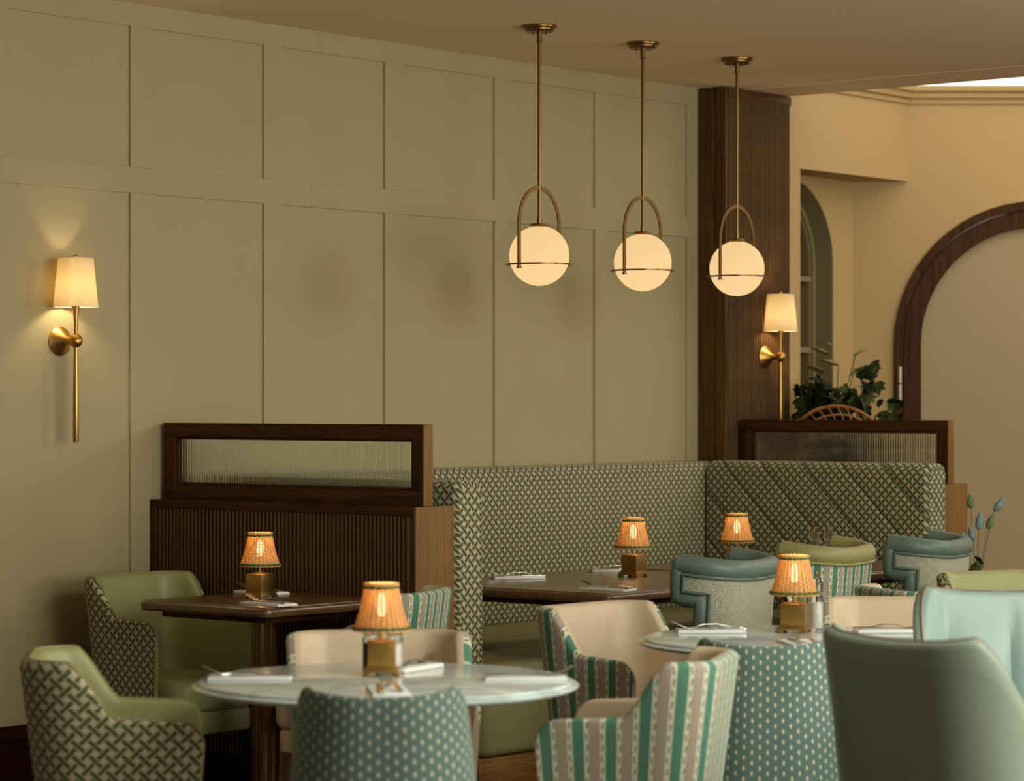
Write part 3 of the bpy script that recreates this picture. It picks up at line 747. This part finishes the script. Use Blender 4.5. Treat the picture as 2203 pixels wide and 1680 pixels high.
# ---------------------------------------------------------------- wicker table lamps
def lamp_proto(label):
    t = thing('table_lamp', label, 'lamp', group='wicker shaded brass table lamps')
    b = MB()
    b.box((-.041, -.041, .008), (.041, .041, .016), .0015); b.box((-.037, -.037, .016), (.037, .037, .021), .0015)
    for x in (-1, 1):
        for y in (-1, 1): b.box((min(x*.043, x*.026), min(y*.043, y*.026), 0), (max(x*.043, x*.026), max(y*.043, y*.026), .009), .0015)
    b.build('foot', M['brass'], t)
    MB().box((-.0335, -.0335, .021), (.0335, .0335, .083), .0012).build('body', M['brass'], t)
    MB().box((-.017, -.017, .083), (.017, .017, .0865), .001).build('collar', M['brass'], t)
    b = MB(); b.lathe([(.0052, .0865), (.0052, .150)], 14); b.build('stem', M['brass'], t)
    b = MB(); b.sphere((0, 0, .168), .013, 12, 8, (1, 1, 2.2)); b.build('bulb', M['bulb'], t)
    for lz in (.128, .202):
        pl = bpy.data.lights.new('lamp_glow', 'POINT'); pl.energy = .42; pl.color = (1, .72, .40); pl.shadow_soft_size = .010
        po = bpy.data.objects.new('lamp_glow', pl); COL.objects.link(po); po.parent = t; po.location = (0, 0, lz)
    zb, ztp, rb, rt = .108, .219, .0665, .0385
    def R(z): return rb+(rt-rb)*(z-zb)/(ztp-zb)-.0035*sin(pi*(z-zb)/(ztp-zb))
    n = 28
    b = MB()
    for k in range(n):
        a = 2*pi*k/n; b.tube([(R(z)*cos(a), R(z)*sin(a), z) for z in srange(zb, ztp, 5)], .0013, 4, cap=False)
    sst = b
    b = MB(); nr = 24
    for i in range(nr):
        z = zb+.010+(ztp-zb-.022)*i/(nr-1); rows = []
        for dz, dr in ((-.0016, .0002), (0, .0011), (.0016, .0002), (0, -.0006), (-.0016, .0002)):
            rows.append([((R(z+dz)+dr+.0021*cos(n/2*2*pi*k/(n*4)+pi*i))*cos(2*pi*k/(n*4)), (R(z+dz)+dr+.0021*cos(n/2*2*pi*k/(n*4)+pi*i))*sin(2*pi*k/(n*4)), z+dz) for k in range(n*4)])
        b.grid(rows, None, True)
    shd = b.build('lamp_shade', M['wicker'], t, 80); sst.build('stakes', M['stake'], shd, 60, kind='stuff')
    def braid(z, r, nt, am, thick, name, mat):
        m = MB()
        for ph in (0, pi): m.tube([((r+am*cos(nt*a+ph))*cos(a), (r+am*cos(nt*a+ph))*sin(a), z+am*sin(nt*a+ph)) for a in [2*pi*k/(nt*7) for k in range(nt*7)]], thick, 5, True)
        m.build(name, mat, shd, 80)
    braid(zb+.0055, R(zb)+.001, 12, .0022, .0026, 'green_band', M['green_cord'])
    braid(ztp-.0085, R(ztp)+.001, 8, .0020, .0026, 'green_band', M['green_cord'])
    braid(zb, R(zb)+.001, 14, .0014, .0016, 'rim_braid', M['wicker'])
    braid(ztp-.001, R(ztp)+.0008, 10, .0022, .0024, 'rim_braid', M['wicker'])
    return t
lp = lamp_proto('brass lamp with lit wicker shade on the small walnut table')
lp.location = (-6.572, 6.712, Z7); lp.rotation_euler = (0, 0, radians(3))
for lab, x, y, rz in (('brass lamp with lit wicker shade on the long walnut table', -6.312, 8.455, 4),
                      ('brass lamp with lit wicker shade low before the quilted corner of the banquette', -6.262, 9.07, 2)):
    dup(lp, lab, (x, y, Z7), radians(rz))
dup(lp, 'brass lamp with wicker shade on the front marble table', (-4.481, 4.992, Z7), YAW+radians(3))
dup(lp, 'brass lamp with wicker shade on the second marble table', (-4.41, 6.674, Z7), YAW-radians(17))

# salt and pepper mills
def mill(kind, label, x, y, h=.135, r=.021):
    t = thing(kind+'_mill', label, 'mill', (x, y, Z7), 0, 'clear acrylic mills')
    b = MB(); b.lathe([(r, .0), (r, h*.60), (r*.86, h*.63), (r*.86, h*.66), (r*1.02, h*.68), (r*1.02, h*.93), (r*.9, h*.95)], 18); b.build('body', M['clear'], t, 40)
    b = MB(); b.lathe([(r*.72, .004), (r*.72, h*.5)], 14); b.build('filling', M['pepper' if kind == 'pepper' else 'salt'], t, 40)
    b = MB(); b.lathe([(.003, h*.951), (.003, h*1.0), (.0042, h*1.01), (.0042, h*1.08), (.001, h*1.09)], 10); b.build('knob', M['brass'], t, 40)
    return t
mill('pepper', 'clear mill of dark pepper on the far booth table', -6.30, 9.685)
mill('salt', 'clear mill of white salt on the far booth table', -6.265, 9.74)
px, py = room(-.343, 6.79); mill('pepper', 'clear pepper mill half hidden behind the lamp on the front marble table', px, py)
px, py = room(-.287, 6.79)
mill('salt', 'clear salt mill half hidden behind the lamp on the front marble table', px, py)
px, py = room(.880, 8.06); mill('salt', 'tall clear salt mill at the right of the lamp on the second marble table', px, py, .155, .019)
px, py = room(.815, 8.06); mill('pepper', 'clear pepper mill half hidden behind the lamp on the second marble table', px, py, .13)

# ---------------------------------------------------------------- pendants
def pendant(label, x, y):
    t = thing('pendant_light', label, 'pendant', (x, y, 1.97), 0, 'globe pendants over the booth')
    top = CEIL-1.97
    b = MB(); b.lathe([(.067, top), (.0675, top-.008), (.066, top-.011), (.056, top-.012), (.055, top-.022), (.052, top-.025), (.012, top-.026)], 36); cano = b.build('canopy', M['bronze'], t, 40)
    b = MB(); b.lathe([(.0095, top-.026), (.0095, top-.055), (.0115, top-.056), (.0115, top-.062), (.0072, top-.064), (.0072, .150), (.0095, .148), (.0095, .116)], 14); b.build('rod', M['bronze'], t, 40)
    for dx in (-.02, .02):
        MB().lathe([(.0035, top-.034), (.0035, top-.0255)], 8, (dx, dx*.8, 0)).build('screw', M['bronze'], cano)
    b = MB(); b.lathe([(.010, .125), (.035, .123), (.036, .116), (.030, .108)], 28); b.build('globe_cap', M['bronze'], t, 40)
    b = MB(); b.sphere((0, 0, 0), .1155, 48, 32); b.build('globe', M['opal'], t, 180)
    R = .1225; pts = [(0, -R, -.045), (0, -R, .12)]
    for k in range(1, 24): a = pi*k/24; pts.append((0, -R*cos(a), .12+.14*sin(a)))
    pts += [(0, R, .12), (0, R, -.045)]
    b = MB(); b.tube(pts, 0, sec=[(-.0075, -.003), (.0075, -.003), (.0075, .003), (-.0075, .003)]); b.build('hoop', M['bronze'], t, 50)
    b = MB(); b.tube([((R+.001)*cos(2*pi*k/60), (R+.001)*sin(2*pi*k/60), -.034) for k in range(60)], 0, closed=True, sec=[(-.0045, -.0032), (.0045, -.0032), (.0045, .0032), (-.0045, .0032)]); rg = b.build('ring', M['bronze'], t, 50)
    for s_ in (-1, 1):
        b = MB(); b.lathe([(.0105, -.052), (.0105, -.046), (.004, -.045), (.004, -.03)], 10, (0, s_*R, 0)); b.build('bolt', M['bronze'], rg)
    return t
p1 = pendant('opal globe pendant with brass hoop, first of three from the divider side', -6.683, 8.35)
dup(p1, 'opal globe pendant with brass hoop, middle one of three over the booth', (-6.676, 9.006, 1.97), 0)
dup(p1, 'opal globe pendant with brass hoop, in front of the reeded pillar', (-6.668, 9.658, 1.97), 0)

# ---------------------------------------------------------------- wall sconces
def sconce(label, x, y, z):
    t = thing('wall_sconce', label, 'sconce', (x, y, z), 0, 'brass wall sconces')     # +X leaves the wall
    b = MB(); b.lathe([(.051, 0), (.052, .004), (.047, .008), (.034, .020), (.021, .036), (.013, .050), (.010, .066)], 32)
    b.xf(Matrix.Rotation(pi/2, 4, 'Y')); b.build('backplate', M['gold'], t, 60)
    ox = .085
    b = MB(); b.sphere((ox, 0, 0), .0245, 28, 18); b.build('ball', M['gold'], t, 180)
    b = MB(); b.lathe([(.010, -.355), (.0108, -.353), (.0098, -.2), (.0075, -.02)], 20, (ox, 0, 0)); b.build('lower_stem', M['gold'], t, 60)
    b = MB(); b.lathe([(.0062, .018), (.0064, .05), (.0095, .09), (.0145, .122), (.0148, .124)], 20, (ox, 0, 0)); b.build('upper_stem', M['gold'], t, 60)
    b = MB(); b.lathe([(.020, .122), (.021, .126), (.010, .130), (.010, .145)], 20, (ox, 0, 0)); b.build('lamp_holder', M['gold'], t, 60)
    b = MB(); b.sphere((ox, 0, .185), .017, 14, 10, (1, 1, 1.5)); b.build('bulb', M['bulb_s'], t, 180)
    b = MB(); prof = [(.0785, .118), (.0618, .290)]
    th = .0008; rows = [[(ox+r*cos(2*pi*j/56), r*sin(2*pi*j/56), zz) for j in range(56)] for r, zz in (prof[0], prof[1], (prof[1][0]-th, prof[1][1]), (prof[0][0]-th, prof[0][1]), prof[0])]
    b.grid(rows, None, True); shd = b.build('lamp_shade', M['shade'], t, 40)
    for r, zz in ((.0785, .119), (.0618, .289)):
        b = MB(); b.tube([(ox+r*cos(2*pi*k/48), r*sin(2*pi*k/48), zz) for k in range(48)], .0014, 5, True); b.build('shade_rim', M['shade'], shd, 60)
    b = MB()
    for k in range(3): a = 2*pi*k/3; b.tube([(ox, 0, .287), (ox+.061*cos(a), .061*sin(a), .287)], .0012, 5)
    b.lathe([(.0015, .135), (.0015, .2885)], 6, (ox+.02, 0, 0)); b.build('spider', M['gold'], t)
    b = MB(); b.lathe([(.004, .287), (.009, .292), (.010, .297), (.006, .302), (.0005, .304)], 16, (ox, 0, 0)); b.build('finial', M['gold'], t, 60)
    return t
s1 = sconce('brass sconce with cream shade on the sage panelled wall', XW-.009, 6.602, 1.623)
dup(s1, 'brass sconce with cream shade on the reeded oak pillar', (XP+.0015, 10.772, 1.620), 0)

# ---------------------------------------------------------------- plants and basket behind the far divider
sb = thing('sideboard', 'dark wooden sideboard behind the far fluted glass divider', 'sideboard', (-6.975, 10.99, 0))
MB().box((-.29, -.26, .06), (.29, .26, 1.05), .004).build('carcass', M['oak'], sb)
MB().box((-.298, -.285, 1.05), (.298, .28, 1.08), .004).build('top', M['oak_h'], sb)
MB().box((-.27, -.23, 0), (.27, .23, .06), .002).build('plinth', M['dark'], sb)
bk = thing('wicker_basket', 'open rattan basket tipped on its side on the sideboard', 'basket', (*room(1.495, 12.86), 1.08), YAW)
A, Hh = .27, .312
def rib_pt(u, v): # u along the arch 0..pi, v depth 0..1 : the basket bowl bulges toward the viewer
    k = sqrt(max(0, 1-(.62*v)**2)); return (-A*k*cos(u), -.16*v, Hh*(.30+.70*k)*sin(u)*(1-.16*v))
for v, r_, nm in ((0, .010, 'rim'), (.55, .006, 'hoop'), (.95, .006, 'hoop')):
    b = MB(); b.tube([rib_pt(pi*k/24, v) for k in range(25)], r_, 6); b.build(nm, M['rattan'], bk, 60)
for k in range(1, 20):
    u = pi*k/20; b = MB(); b.tube([rib_pt(u+.10*v, v) for v in srange(0, 1.15, 6)], .0034, 5); b.build('rib', M['rattan'], bk, 60)
def leaf_mesh(kind, mat):
    b = MB()
    if kind == 'ivy': o = [(0, 0), (.35, -.05), (.62, .18), (.45, .38), (.55, .62), (.25, .62), (0, 1.0), (-.25, .62), (-.55, .62), (-.45, .38), (-.62, .18), (-.35, -.05)]
    else: o = [(0, 0), (.2, .1), (.3, .35), (.22, .65), (0, 1.0), (-.22, .65), (-.3, .35), (-.2, .1)]
    top = [(x, y, .10-abs(x)*.35-.25*y*y) for x, y in o]; c = (0, .42, .12)
    n = len(o); b.add(top+[c]+[(x, y, z-.012) for x, y, z in top+[c]], [(i, (i+1) % n, n) for i in range(n)]+[((i+1) % n+n+1, i+n+1, 2*n+1) for i in range(n)]+[(i, i+n+1, (i+1) % n+n+1, (i+1) % n) for i in range(n)])
    return b.mesh('leaf', mat, 0)
def plant(name, label, loc, blobs, mesh, size, n, seed, potm):
    rd = random.Random(seed); t = thing(name, label, 'plant', loc, YAW)
    b = MB(); b.lathe([(.05, 0), (.07, .10), (.074, .115), (.06, .115), (.055, .10)], 20); b.build('pot', potm, t)
    stm = MB(); ls = []
    for k in range(n):
        (cx, cy, cz, rx, rz) = blobs[k % len(blobs)]
        while True:
            a = [rd.uniform(-1, 1) for _ in range(3)]
            if sum(q*q for q in a) <= 1: break
        p = Vector((cx+a[0]*rx, cy+a[1]*min(rx, .07), cz+a[2]*rz)); ls.append(p)
        if k % 2 == 0: stm.tube([(rd.uniform(-.02, .02), rd.uniform(-.02, .02), .10), tuple(p*.5+Vector((0, 0, .10))), tuple(p)], .0014, 4)
    stm.build('stems', M['stalk'], t, 60, kind='stuff')
    for p in ls:
        q = bpy.data.objects.new('leaf', rd.choice(mesh)); COL.objects.link(q); q.parent = t; q.location = p
        q.rotation_euler = (rd.uniform(-2.2, .2), rd.uniform(-.8, .8), rd.uniform(0, 2*pi)); s_ = size*rd.uniform(.7, 1.25); q.scale = (s_, s_, s_)
    return t
iv, ivd, cal = leaf_mesh('ivy', M['leaf']), leaf_mesh('ivy', M['leaf_d']), leaf_mesh('arrow', M['leaf_y'])
x, y = room(1.63, 12.96)
plant('ivy_plant', 'trailing green ivy to the right of the rattan basket', (x, y, 1.08), [(.0, 0, .34, .09, .09), (.10, 0, .29, .08, .09), (.03, 0, .46, .05, .09), (-.08, 0, .36, .08, .06), (.12, -.02, .14, .1, .10), (-.06, -.02, .15, .12, .10)], [iv, iv, ivd], .062, 90, 3, M['grey_paint'])
x, y = room(1.41, 12.99)
plant('leafy_plant', 'dark leafy plant behind the rattan basket', (x, y, 1.08), [(-.02, .02, .36, .10, .09), (.06, .02, .33, .10, .08), (0, 0, .16, .10, .10)], [ivd], .07, 80, 5, M['dark'])
x, y = room(1.53, 13.24)
t = thing('arrowhead_plant', 'pale arrow-leaved plant rising above the rattan basket', 'plant', (x, y, 1.08), YAW)
b = MB(); b.lathe([(.045, 0), (.06, .09), (.064, .10), (.05, .10)], 20); b.build('pot', M['dark'], t)
for px_, pz, rx, rz_, sc in ((-.03, .555, 1.3, .9, .11), (.10, .55, -1.2, -.9, .10), (.02, .50, .5, 1.4, .12), (-.05, .47, 1.5, 1.1, .12), (.09, .46, -1.9, -.7, .12), (-.02, .60, 2.2, .3, .05)):
    MB().tube([(0, 0, .09), (px_*.4, 0, pz*.6), (px_, 0, pz)], .0026, 5).build('stem', M['stalk'], t, 60)
    q = bpy.data.objects.new('leaf', cal); COL.objects.link(q); q.parent = t; q.location = (px_, 0, pz); q.rotation_euler = (.5, rx*.3, rz_); q.scale = (sc, sc, sc)

# seed heads in a vase on the far table's end
x, y = room(1.84, 11.05)
cn = thing('plant_stand', 'slim dark stand holding the vase behind the farthest wing chair', 'stand', (x, y, 0))
MB().box((-.13, -.13, .58), (.13, .13, .60), .003).build('top', M['table_wood'], cn)
for a in (-1, 1):
    for c_ in (-1, 1): MB().box((a*.11-.012, c_*.11-.012, 0), (a*.11+.012, c_*.11+.012, .58), .002).build('leg', M['dark'], cn)
vs = thing('vase_of_seed_heads', 'fluffy blue green seed heads in a small vase beside the farthest wing chair', 'flowers', (x, y, .6005), YAW)
b = MB(); b.lathe([(.03, 0), (.042, .03), (.04, .07), (.022, .10), (.026, .115), (.020, .113)], 20); b.build('vase', M['grey_paint'], vs)
for k, (px_, pz, lean, L, mt) in enumerate(((-.022, .245, -.05, .05, 'tail_g'), (.070, .235, .65, .06, 'tail'), (.008, .16, .12, .065, 'tail'), (.045, .165, .35, .055, 'tail_g'), (-.012, .12, -.2, .05, 'tail'), (-.035, .10, -.4, .05, 'tail'))):
    pz = pz+.14
    MB().tube([(0, 0, .03), (px_*.5, 0, pz*.6), (px_, 0, pz)], .0012, 4).build('stalk', M['stalk'], vs, 60)
    h = MB(); L *= 1.2; prof = [(.0005, 0), (.010, L*.12), (.0148, L*.35), (.0125, L*.65), (.006, L*.9), (.0004, L)]
    h.lathe(prof, 12); rd = random.Random(k)
    h.v = [(p[0]*rd.uniform(.85, 1.2), p[1]*rd.uniform(.85, 1.2), p[2]) for p in h.v]
    h.xf(Matrix.Translation((px_, 0, pz)) @ Matrix.Rotation(lean, 4, 'Y')); h.build('seed_head', M[mt], vs, 60)
for k in range(7):
    a = k*.9; q = bpy.data.objects.new('leaf', iv); COL.objects.link(q); q.parent = vs; q.location = (.012*cos(a), .012*sin(a), .12+.012*k); q.rotation_euler = (-.6, .4, a); q.scale = (.045,)*3
